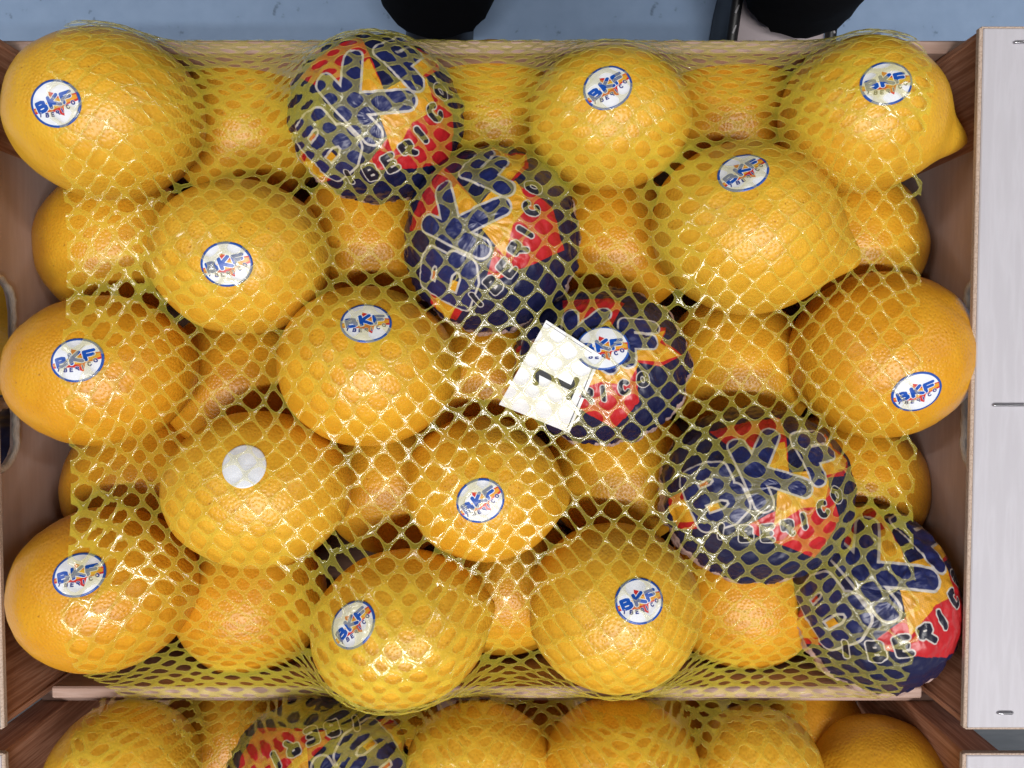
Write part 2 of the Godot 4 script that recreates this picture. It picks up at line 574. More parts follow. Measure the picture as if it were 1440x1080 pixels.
func make_crate(z0: float, z1: float, drop: float, label: String, full: bool) -> void:
	var t := thing("fruit_crate", Vector3(-0.0116, -0.135, (z0 + z1) / 2))
	tag(t, label, "crate", "wooden fruit crates side by side")
	var o := -t.position
	var yb := -0.133
	# ends: board with hand hole, white ledge on top, three-sided posts in the corners
	for s in [-1.0, 1.0]:
		var inner := 0.205 if s > 0 else -0.228      # inner face of the end board
		var outer := 0.2070 if s > 0 else -0.2300
		var lip := 0.1905 if s > 0 else -0.2142       # inner edge of the ledge
		var far := 0.2388 if s > 0 else -0.262
		var e := part("end_board", end_board(minf(inner, outer), 0.0020, z0 + 0.0005, z1 - 0.0005, yb, -0.0032, z0 + 0.098, z0 + 0.184, -0.0345 if s < 0 else -0.0295, -0.0085), M.wall, t)
		e.position = o
		var sp := part("splintered_rim", splinters(inner, z0 + 0.098, z0 + 0.184, -0.0345 if s < 0 else -0.0295, -0.0085), M.splinter, e)
		var l := part("ledge", board(Vector3(minf(lip, far) + 0.0008, -0.0028, z0 + 0.0004), Vector3(maxf(lip, far) - 0.0008, 0.0, z1 - 0.0004), 0.0004), M.ledge, t)
		l.position = o
		var le := part("plywood_edge", board(Vector3(lip - 0.0008, -0.0029, z0), Vector3(lip + 0.0008, -0.0004, z1), 0.0003), M.ply, l)
		for q in [z0, z1]:
			var g := part("plywood_edge", board(Vector3(minf(lip, far), -0.0029, q - 0.0004), Vector3(maxf(lip, far), -0.0003, q + 0.0004), 0.0002), M.ply, l)
			var d := 0.042 if q == z0 else -0.042
			var w: float = 0.0009 * s
			var p := part("corner_post", prism([Vector2(lip + w, q + 0.0004 * signf(d)), Vector2(inner - 0.0002 * s, q + 0.0004 * signf(d)), Vector2(inner - 0.0002 * s, q + d)], yb + 0.006, -0.0031), M.post, t)
			p.position = o
			# the outer cheek of the post, nailed across the end board
			var c := part("post_cheek", board(Vector3(minf(lip + w, outer), yb, q + (0.0 if d > 0 else -0.003)), Vector3(maxf(lip + w, outer), -0.0032, q + (0.003 if d > 0 else 0.0)), 0.0004), M.post, t)
			c.position = o
	# long sides: low thin boards
	for q in [0, 1]:
		var za := z0 - 0.0058 if q == 0 else z1 - 0.0058
		var zb := z0 - 0.0003 if q == 0 else z1 - 0.0004
		if not full and q == 0:
			za = z0 - 0.0076
			zb = z0 - 0.0004
		if q == 1:
			za = z1 + 0.0004 - 0.0062
			zb = z1 - 0.0004
		var x0 := -0.2098
		var x1 := 0.1868
		if q == 0:
			x0 = -0.228
			x1 = 0.205
		for band in [[-drop - 0.055, -drop], [-drop - 0.088 if not full else -0.128, -drop - 0.060]]:
			if band[1] - band[0] < 0.01:
				continue
			var b := part("side_board", board(Vector3(x0, band[0], za), Vector3(x1, band[1], zb), 0.0007), M.side, t)
			b.position = o
	var gaps := 4
	for k in gaps:
		var zz := lerpf(z0 + 0.004, z1 - 0.004, (k + 0.5) / gaps)
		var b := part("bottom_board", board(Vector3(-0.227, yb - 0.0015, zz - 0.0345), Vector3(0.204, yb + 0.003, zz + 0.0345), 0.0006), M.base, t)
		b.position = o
	if full:
		for q in [[0.2035, -0.1263, 0.0062], [0.2035, 0.1500, 0.0062]]:
			staple(t, o, Vector3(q[0], 0.0, q[1]), q[2])
		staple(t, o, Vector3(0.1985, 0.0, 0.0208), 0.020)

func staple(t: Node3D, o: Vector3, at: Vector3, length: float) -> void:
	var r := 0.0006
	var s := part("staple", rod([at + Vector3(0, -0.003, 0), at + Vector3(0, 0.0001, 0), at + Vector3(0.0006, 0.0007, 0), at + Vector3(length - 0.0006, 0.0007, 0), at + Vector3(length, 0.0001, 0), at + Vector3(length, -0.003, 0)], [r, r, r, r, r, r], 8), M.steel, t)
	s.position = o

func splinters(x: float, s0: float, s1: float, sy0: float, sy1: float) -> ArrayMesh:
	# frayed pale fibres round the hand hole: a rough roll along the stadium
	var pts := PackedVector3Array()
	var rad := PackedFloat32Array()
	var c := Vector2((s0 + s1) / 2.0, (sy0 + sy1) / 2.0)
	var rr := (sy1 - sy0) / 2.0
	var hl := (s1 - s0) / 2.0 - rr
	var inward := 1.0 if x < 0.0 else -1.0
	var per2 := 4.0 * hl + TAU * rr
	for k in 97:
		var p := Vector2.ZERO
		# even spread round the stadium
		var s := per2 * k / 96.0
		if s < 2.0 * hl:
			p = Vector2(-hl + s, rr)
		elif s < 2.0 * hl + PI * rr:
			var b := (s - 2.0 * hl) / rr
			p = Vector2(hl + sin(b) * rr, cos(b) * rr)
		elif s < 4.0 * hl + PI * rr:
			p = Vector2(hl - (s - 2.0 * hl - PI * rr), -rr)
		else:
			var b := (s - 4.0 * hl - PI * rr) / rr
			p = Vector2(-hl - sin(b) * rr, -cos(b) * rr)
		var s2 := s
		pts.append(Vector3(x + inward * (0.0007 + 0.0006 * fine.get_noise_1d(s2 * 130.0)), c.y + p.y + 0.0007 * fine.get_noise_1d(s2 * 160.0 + 31.0), c.x + p.x))
		rad.append(0.0015 + 0.0007 * fine.get_noise_1d(s2 * 210.0 + 77.0))
	return rod(pts, rad, 7)

# ------------------------------------------------------------------ fruit
func radius_at(d: Vector3, p: Dictionary) -> float:
	var r: float = 1.0 / sqrt(d.x * d.x / (p.rx * p.rx) + (d.y * d.y + d.z * d.z) / (p.r * p.r))
	var s: float = p.seed
	r *= 1.0 + 0.022 * lump.get_noise_3d(d.x * 1.3 + s, d.y * 1.3, d.z * 1.3) + 0.006 * fine.get_noise_3d(d.x * 4.5, d.y * 4.5 + s, d.z * 4.5)
	if p.nip > 0.0:
		var a := acos(clampf(d.x, -1, 1))
		r += p.nip * exp(-pow(a / 0.21, 1.7)) + p.nip * 0.22 * exp(-pow(a / 0.6, 2.0))
	var b := acos(clampf(-d.x, -1, 1))
	r -= 0.0022 * exp(-pow(b / 0.16, 2.0))
	return r

func frame_for(n: Vector3, deg: float) -> Basis:
	var r0 := (Vector3.RIGHT - n * n.x).normalized()
	var u0 := n.cross(r0)
	var a := deg_to_rad(deg)
	return Basis(r0 * cos(a) + u0 * sin(a), -r0 * sin(a) + u0 * cos(a), n)   # x: text right, y: text up, z: outward

func fruit(pos: Vector3, rx: float, r: float, yaw: float, nip: float, hue: int, label: String, group: String) -> Array:
	var p := {"rx": rx, "r": r, "nip": nip, "seed": rng.randf_range(0, 200.0)}
	var v := PackedVector3Array()
	var idx := PackedInt32Array()
	var rings := 44
	var seg := 64
	for i in range(1, rings):
		var a := PI * i / rings
		if nip > 0.0:
			a = PI * pow(float(i) / rings, 1.25)
		for j in seg:
			var b := TAU * j / seg
			var d := Vector3(cos(a), sin(a) * cos(b), sin(a) * sin(b))
			v.append(d * radius_at(d, p))
	var e := v.size()
	v.append(Vector3.RIGHT * radius_at(Vector3.RIGHT, p))
	v.append(Vector3.LEFT * radius_at(Vector3.LEFT, p))
	for i in rings - 2:
		for j in seg:
			var a := i * seg + j
			var b := i * seg + (j + 1) % seg
			idx.append_array([a, a + seg, b, b, a + seg, b + seg])
	for j in seg:
		idx.append_array([e, j, (j + 1) % seg])
		var q := (rings - 2) * seg
		idx.append_array([e + 1, q + (j + 1) % seg, q + j])
	var o := part("citrus_fruit", mesh_of(v, idx), M.peel[hue], self)
	o.position = pos
	o.rotation_degrees.y = yaw
	tag(o, label, "citrus fruit", group)
	heaps.append({"c": pos, "rx": rx, "r": r, "yaw": deg_to_rad(yaw), "nip": nip})
	return [o, p]

func sticker(o: MeshInstance3D, p: Dictionary, dir: Vector3, deg: float, blank := false, sx := 0.0102, sy := 0.0090, lift := 0.00028) -> void:
	var f := frame_for(dir.normalized(), deg)
	var inv := o.basis.inverse()
	var n := inv * f.z
	var rt := inv * f.x
	var upv := inv * f.y
	var base := n * radius_at(n, p)
	var v := PackedVector3Array()
	var uv := PackedVector2Array()
	var idx := PackedInt32Array()
	var seg := 48
	var rows := [0.0, 0.25, 0.5, 0.75, 0.93, 1.0, 1.01]
	for k in rows.size():
		for j in seg:
			var a := TAU * j / seg
			var c: Vector2 = Vector2(cos(a), sin(a)) * rows[k]
			var d: Vector3 = (base + rt * c.x * sx + upv * c.y * sy).normalized()
			var h := lift + 0.00005 * fine.get_noise_2d(c.x * 3.0 + p.seed, c.y * 3.0)
			if k == rows.size() - 1:
				h = -0.0002
			v.append(d * (radius_at(d, p) + h))
			uv.append(Vector2(0.5 + 0.484 * c.x, 0.5 - 0.484 * c.y))
	for k in rows.size() - 1:
		for j in seg:
			var a := k * seg + j
			var b := k * seg + (j + 1) % seg
			idx.append_array([a, b, a + seg, b, b + seg, a + seg])
	var s := part("sticker", mesh_of(v, idx, uv), M.blank if blank else M.sticker, o)
	if blank:
		s.set_meta("label", "plain white sticker without print")

func wrapped(pos: Vector3, rx: float, r: float, yaw: float, pole: Vector3, deg: float, label: String, large := false) -> Array:
	var p := {"rx": rx, "r": r, "nip": 0.0, "seed": rng.randf_range(0, 200.0)}
	var o := MeshInstance3D.new()
	o.name = numbered("wrapped_citrus_fruit")
	add_child(o, true)
	o.position = pos
	o.rotation_degrees.y = yaw
	var f := frame_for(pole.normalized(), deg)
	var inv := o.basis.inverse()
	var n := inv * f.z
	var rt := inv * f.x
	var upv := inv * f.y
	var v := PackedVector3Array()
	var uv := PackedVector2Array()
	var idx := PackedInt32Array()
	var rings := 96
	var seg := 160
	var top := deg_to_rad(115.0)
	for i in range(rings + 1):
		var a := PI * i / rings
		for j in seg:
			var b := TAU * j / seg
			var d := n * cos(a) + (rt * cos(b) + upv * sin(b)) * sin(a)
			var s: float = p.seed
			var q := d * 2.6
			# crumpled tissue: sharp creases and a few pleats that gather towards the twist below
			var w := lump.get_noise_3d(q.x + s, q.y, q.z)
			var w2 := fine.get_noise_3d(d.x * 6.0 + s, d.y * 6.0, d.z * 6.0 + 4.0)
			var w3 := fine.get_noise_3d(d.x * 15.0 + s, d.y * 15.0, d.z * 15.0 + 4.0)
			var h := 0.0006 + 0.0016 * (absf(w) - 0.2) + 0.0011 * (0.25 - absf(w2)) + 0.00045 * (0.25 - absf(w3))
			var pleat := smoothstep(0.9, 1.7, a)
			h += pleat * 0.0016 * (absf(sin(b * 6.0 + 2.5 * w + s)) - 0.6) + pleat * 0.0008 * sin(b * 17.0 + s + 5.0 * w2)
			v.append(d * (radius_at(d, p) + h))
			var k := minf(a / top, 1.0) * 0.5
			uv.append(Vector2(0.5 + k * cos(b), 0.5 - k * sin(b)))
	for i in rings:
		for j in seg:
			var a := i * seg + j
			var b := i * seg + (j + 1) % seg
			idx.append_array([a, b, a + seg, b, b + seg, a + seg])
	o.mesh = mesh_of(v, idx, uv)
	o.material_override = M.wrap_large if large else M.wrap
	tag(o, label, "wrapped fruit", "fruit wrapped in printed tissue")
	heaps.append({"c": pos, "rx": rx + 0.0008, "r": r + 0.0008, "yaw": deg_to_rad(yaw), "nip": 0.0})
	return [o, p]

func make_fruit() -> void:
	var g1 := "unwrapped fruit in the top layer"
	var f: Array
	f = fruit(Vector3(-0.1728, -0.0160, -0.1018), 0.0398, 0.0351, 5, 0.0, 2, "large round yellow fruit filling the crate's upper left corner", g1)
	sticker(f[0], f[1], Vector3(-0.064, 0.985, 0.161), 14)
	f = fruit(Vector3(0.0414, -0.0180, -0.1010), 0.0355, 0.0297, 0, 0.0, 2, "yellow fruit at the far board between a wrapped fruit and the nippled corner one", g1)
	sticker(f[0], f[1], Vector3(-0.128, 0.983, -0.129), 28)
	f = fruit(Vector3(0.1500, -0.0180, -0.1024), 0.0340, 0.0321, -14, 0.0108, 2, "yellow fruit with a blunt nipple pointing at the right wall, upper right corner", g1)
	sticker(f[0], f[1], Vector3(-0.130, 0.980, -0.104), 6)
	f = fruit(Vector3(-0.1167, -0.0160, -0.0418), 0.0378, 0.0331, 0, 0.0, 2, "yellow fruit under the net with a half hidden sticker, right below the top left one", g1)
	sticker(f[0], f[1], Vector3(0.164, 0.965, 0.206), 10)
	f = fruit(Vector3(0.0985, -0.0120, -0.0531), 0.0395, 0.0356, -15, 0.0095, 2, "big yellow fruit with a pointed right end and its sticker near the upper rim", g1)
	sticker(f[0], f[1], Vector3(-0.263, 0.834, -0.484), 26)
	f = fruit(Vector3(-0.1782, -0.0180, 0.0072), 0.0398, 0.0328, 5, 0.0, 1, "orange yellow fruit against the left wall in front of the hand hole", g1)
	sticker(f[0], f[1], Vector3(0.200, 0.968, -0.154), 12)
	f = fruit(Vector3(-0.0620, -0.0120, 0.0051), 0.0376, 0.0342, -5, 0.002, 0, "glossy yellow fruit in the middle, left of the white number card", g1)
	sticker(f[0], f[1], Vector3(0.152, 0.842, -0.518), 8)
	f = fruit(Vector3(0.1650, -0.0280, 0.0003), 0.0396, 0.0372, 8, 0.0, 1, "orange yellow fruit tucked under the right hand white ledge", g1)
	sticker(f[0], f[1], Vector3(-0.023, 0.913, 0.408), 20)
	f = fruit(Vector3(-0.1097, -0.0140, 0.0581), 0.0398, 0.0337, 0, 0.0, 2, "large yellow fruit bearing a plain white sticker", g1)
	sticker(f[0], f[1], Vector3(0.129, 0.895, -0.428), 100, true, 0.0092, 0.0086)
	f = fruit(Vector3(-0.0125, -0.0180, 0.0584), 0.0344, 0.0315, -8, 0.003, 0, "smaller yellow fruit below the white number card, sticker at its centre", g1)
	sticker(f[0], f[1], Vector3(-0.006, 1.000, -0.005), 29)
	f = fruit(Vector3(-0.1788, -0.0180, 0.1027), 0.0385, 0.0355, 5, 0.0, 1, "orange yellow fruit in the crate's lower left corner beside the wooden post", g1)
	sticker(f[0], f[1], Vector3(0.169, 0.889, -0.424), 12)
	f = fruit(Vector3(-0.0475, -0.0060, 0.1158), 0.0378, 0.0324, 14, 0.003, 2, "yellow fruit bulging over the near board, left of two, sticker at its left", g1)
	sticker(f[0], f[1], Vector3(-0.445, 0.833, -0.330), 38)
	f = fruit(Vector3(0.0441, -0.0120, 0.1090), 0.0373, 0.0357, 0, 0.0, 2, "yellow fruit at the near board, right of two, below the tissue wrapped one", g1)
	sticker(f[0], f[1], Vector3(0.161, 0.917, -0.366), 14)
	# wrapped in printed tissue
	wrapped(Vector3(-0.0583, -0.0180, -0.1003), 0.0360, 0.0334, 0, Vector3(0.170, 0.955, 0.243), 36, "fruit in navy printed tissue at the far board under the black trouser leg", true)
	wrapped(Vector3(-0.0087, -0.0180, -0.0486), 0.0369, 0.0390, 0, Vector3(-0.110, 0.993, -0.048), 57, "fruit in navy tissue with a red point to the right, above the number card")
	f = wrapped(Vector3(0.0386, -0.0180, 0.0052), 0.0378, 0.0331, 0, Vector3(-0.248, 0.959, -0.140), -4, "fruit in navy tissue that also carries an oval sticker beside the number card")
	sticker(f[0], f[1], Vector3(-0.086, 0.971, -0.223), 2, false, 0.0102, 0.0084, 0.0028)
	wrapped(Vector3(0.1061, -0.0180, 0.0609), 0.0409, 0.0372, 5, Vector3(-0.054, 0.959, -0.278), 12, "large fruit in navy tissue with level lettering, below the one under the ledge")
	wrapped(Vector3(0.1645, -0.0340, 0.1112), 0.0352, 0.0412, 5, Vector3(-0.162, 0.929, -0.333), 25, "fruit in navy tissue in the lower right corner, partly outside the net", true)
	# second layer, seen in the gaps
	var g2 := "fruit of the lower layer"
	var low := [
		[-0.1343, -0.075, -0.1122, "lower fruit between the upper left fruit and the far tissue wrapped one"],
		[-0.0099, -0.073, -0.1166, "lower fruit at the far board between the wrapped fruit and a stickered one"],
		[-0.1975, -0.072, -0.0548, "lower fruit by the left wall above the hand hole"],
		[-0.0715, -0.072, -0.0548, "lower fruit in the gap beneath the far wrapped fruit, left of centre"],
		[0.0501, -0.072, -0.0548, "lower fruit in the gap just right of the central wrapped fruit"],
		[0.1675, -0.072, -0.0548, "lower fruit by the right wall beneath the nippled fruit"],
		[-0.1400, -0.076, 0.0133, "lower fruit between the left wall fruit and the glossy middle one"],
		[0.1133, -0.072, 0.0077, "lower fruit left of the one under the right ledge"],
		[-0.0126, -0.073, 0.0095, "lower fruit in the dark gap left of the number card"],
		[-0.1905, -0.077, 0.0665, "lower fruit by the left wall left of the plain white sticker"],
		[-0.0615, -0.073, 0.0638, "lower fruit in the small gap right of the plain white sticker"],
		[0.0542, -0.072, 0.0602, "lower fruit left of the level lettered wrapped fruit"],
		[0.1735, -0.077, 0.0665, "lower fruit by the right wall above the corner wrapped fruit"],
		[-0.1304, -0.062, 0.1200, "lower fruit near the lower left corner, right of the corner fruit"],
		[-0.0029, -0.073, 0.1150, "lower fruit deep between the two fruits at the near board"],
		[0.1132, -0.062, 0.1180, "lower fruit at the near board left of the corner wrapped fruit"],
		[0.1073, -0.073, -0.1159, "lower fruit deep beneath the net left of the nippled fruit"]]
	for q in low:
		fruit(Vector3(q[0], q[1], q[2]), 0.0385, 0.0370, rng.randf_range(-60, 60), 0.0, rng.randi_range(0, 1), q[3], g2)
	# second crate
	var g3 := "fruit of the crate at the bottom edge"
	fruit(Vector3(-0.1745, -0.0220, 0.1887), 0.0329, 0.0316, 0, 0.0, 2, "netted fruit at the bottom left in the second crate", g3)
	wrapped(Vector3(-0.0858, -0.0200, 0.1884), 0.0403, 0.0328, 0, Vector3(0.140, 0.895, -0.423), 210, "fruit in navy and red tissue in the second crate at the bottom edge", true)
	fruit(Vector3(-0.0147, -0.0200, 0.1842), 0.0332, 0.0278, 0, 0.0, 2, "netted fruit in the second crate just right of its wrapped one", g3)
	fruit(Vector3(0.0481, -0.0180, 0.1836), 0.0349, 0.0298, 0, 0.0, 0, "netted fruit in the second crate, third of its unwrapped row", g3)
	fruit(Vector3(0.1131, -0.0300, 0.1908), 0.0290, 0.0277, 0, 0.0, 2, "netted fruit in the second crate under the cut end of its net", g3)
	fruit(Vector3(0.1765, -0.0450, 0.2063), 0.0343, 0.0312, 0, 0.0, 0, "bare fruit at the bottom right in the second crate, outside the net", g3)
	var under := [[-0.150, 20, "lower fruit of the second crate in the gap left of its wrapped one"], [-0.073, -40, "lower fruit of the second crate in the gap right of its wrapped one"],
		[0.002, -30, "lower fruit of the second crate in the gap at its middle"], [0.077, 10, "lower fruit of the second crate beneath the third of its unwrapped row"], [0.150, 50, "lower fruit of the second crate beside the bare one"]]
	for q in under:
		fruit(Vector3(q[0], -0.084, 0.2010), 0.0360, 0.0345, q[1], 0.0, 1, q[2], g3)
	# next crate to the left, seen through the hand hole
	var keep := heaps.duplicate()
	fruit(Vector3(-0.2740, -0.0930, -0.0200), 0.0440, 0.0420, 0, 0.0, 2, "neighbouring fruit seen through the left hand hole, yellow", "fruit beyond the left hand hole")
	wrapped(Vector3(-0.2740, -0.0950, 0.0640), 0.0400, 0.0400, 0, Vector3(0.5, 0.8, 0.5), 80, "tissue wrapped neighbouring fruit seen through the left hand hole, below the yellow one")
	heaps = keep

func make_card() -> void:
	var c := [Vector3(-0.0053, 0.0035, 0.0204), Vector3(0.0134, 0.0150, -0.0135), Vector3(0.0348, 0.0176, 0.0004), Vector3(0.0232, 0.0060, 0.0318)]    # left, top, right, bottom
	var v := PackedVector3Array()
	var uv := PackedVector2Array()
	var idx := PackedInt32Array()
	var n := 12
	for side in 2:
		for i in n + 1:
			for j in n + 1:
				var u := float(i) / n
				var w := float(j) / n
				var p: Vector3 = c[0].lerp(c[1], u).lerp(c[3].lerp(c[2], u), w)
				p.y += 0.0022 * sin(PI * u) * (1.0 - 0.4 * w) - (0.0003 if side == 1 else 0.0)
				v.append(p)
				uv.append(Vector2(u, w))
	var m := (n + 1) * (n + 1)
	for i in n:
		for j in n:
			var a := i * (n + 1) + j
			idx.append_array([a, a + n + 1, a + 1, a + 1, a + n + 1, a + n + 2])
			idx.append_array([m + a, m + a + 1, m + a + n + 1, m + a + 1, m + a + n + 2, m + a + n + 1])
	for k in n:
		for q in [[k, k + 1], [n * (n + 1) + k + 1, n * (n + 1) + k], [(k + 1) * (n + 1), k * (n + 1)], [k * (n + 1) + n, (k + 1) * (n + 1) + n]]:
			idx.append_array([q[0], q[1], m + q[0], q[1], m + q[1], m + q[0]])
	var o := part("number_card", mesh_of(v, idx, uv), M.card, self)
	tag(o, "small white card printed with a black number one, lying tilted under the net", "card")

# ------------------------------------------------------------------ nets
func heap_height(x: float, z: float) -> float:
	var top := -0.20
	for e in heaps:
		var dx: float = x - e.c.x
		var dz: float = z - e.c.z
		if absf(dx) > 0.055 or absf(dz) > 0.055:
			continue
		var a: float = e.yaw
		var lx := dx * cos(a) - dz * sin(a)
		var lz := dx * sin(a) + dz * cos(a)
		var rx: float = e.rx + 0.0012
		var r: float = e.r + 0.0012
		var q: float = 1.0 - lx * lx / (rx * rx) - lz * lz / (r * r)
		if q > 0.0:
			top = maxf(top, e.c.y + r * sqrt(q))
	return top

var gx0 := 0.0
var gz0 := 0.0
var gn := 0
var gm := 0
var cell := 0.0025
var hh := PackedFloat32Array()
var arc := PackedFloat32Array()

func drape(x0: float, x1: float, z0: float, z1: float, ends: Vector2, rails: Array) -> void:
	# a stretched film over the heaps: relaxed downwards until it rests on them
	gx0 = x0
	gz0 = z0
	gn = int(ceil((x1 - x0) / cell)) + 1
	gm = int(ceil((z1 - z0) / cell)) + 1
	var ob := PackedFloat32Array()
	ob.resize(gn * gm)
	hh.resize(gn * gm)
	for j in gm:
		for i in gn:
			var x := x0 + i * cell
			var z := z0 + j * cell
			var h := heap_height(x, z) + 0.0007
			for r in rails:
				if z > r[0] and z < r[1]:
					h = maxf(h, r[2])
			# the number card holds the net up
			if r_card(x, z) > -1.0:
				h = maxf(h, r_card(x, z))
			ob[j * gn + i] = h
			hh[j * gn + i] = maxf(h, 0.004)
	for i in gn:
		hh[i] = ends.x
		hh[(gm - 1) * gn + i] = ends.y
	for it in 260:
		for j in range(1, gm - 1):
			var o := j * gn
			for i in gn:
				var l := hh[o + maxi(i - 1, 0)]
				var r := hh[o + mini(i + 1, gn - 1)]
				var a := (l + r) * 0.18 + (hh[o + i - gn] + hh[o + i + gn]) * 0.32 - 0.000012
				var h := hh[o + i]
				hh[o + i] = maxf(ob[o + i], h + 1.6 * (a - h))
	# one pass of smoothing so that the film has no facets
	var sm := hh.duplicate()
	for j in range(1, gm - 1):
		for i in range(1, gn - 1):
			var o := j * gn + i
			sm[o] = maxf(hh[o], 0.5 * hh[o] + 0.125 * (hh[o - 1] + hh[o + 1] + hh[o - gn] + hh[o + gn]))
	hh = sm
	# arc length along z in every column, so that rows crowd on steep flanks
	arc.resize(gn * gm)
	for i in gn:
		arc[i] = 0.0
		for j in range(1, gm):
			var dh := hh[j * gn + i] - hh[(j - 1) * gn + i]
			var zf := float(j) / gm
			var dense := 1.0 + 0.9 * exp(-zf * 7.0) + 0.5 * smoothstep(0.8, 1.0, zf)
			arc[j * gn + i] = arc[(j - 1) * gn + i] + dense * sqrt(cell * cell + 0.6 * minf(dh * dh, cell * cell * 30.0))
		var all := arc[(gm - 1) * gn + i]
		for j in gm:
			arc[j * gn + i] /= all
	# columns follow their neighbours
	for it in 12:
		for j in gm:
			var o := j * gn
			var before := arc[o]
			for i in range(1, gn - 1):
				var now := arc[o + i]
				arc[o + i] = 0.5 * now + 0.25 * (before + arc[o + i + 1])
				before = now

func r_card(x: float, z: float) -> float:
	var a := Vector2(-0.0053, 0.0204)
	var eu := Vector2(0.0187, -0.0339)
	var ew := Vector2(0.0249, 0.0127)
	var d := Vector2(x, z) - a
	var u := d.dot(eu) / eu.length_squared()
	var w := d.dot(ew) / ew.length_squared()
	if u < -0.03 or u > 1.03 or w < -0.03 or w > 1.03:
		return -2.0
	return 0.0035 + u * 0.0115 + w * 0.0026 + 0.0022 * sin(PI * clampf(u, 0, 1)) + 0.0008

func height(x: float, z: float) -> float:
	var u := clampf((x - gx0) / cell, 0.0, gn - 1.001)
	var w := clampf((z - gz0) / cell, 0.0, gm - 1.001)
	var i := int(u)
	var j := int(w)
	var a := j * gn + i
	u -= i
	w -= j
	return lerpf(lerpf(hh[a], hh[a + 1], u), lerpf(hh[a + gn], hh[a + gn + 1], u), w)

func z_at(x: float, t: float) -> float:
	var i := int(clampf((x - gx0) / cell + 0.5, 0, gn - 1))
	var lo := 0
	var hi := gm - 1
	while hi - lo > 1:
		var m := (lo + hi) / 2
		if arc[m * gn + i] < t:
			lo = m
		else:
			hi = m
	var a := arc[lo * gn + i]
	var b := arc[hi * gn + i]
	var k := 0.0 if b <= a else (t - a) / (b - a)
	return gz0 + (lo + k) * cell

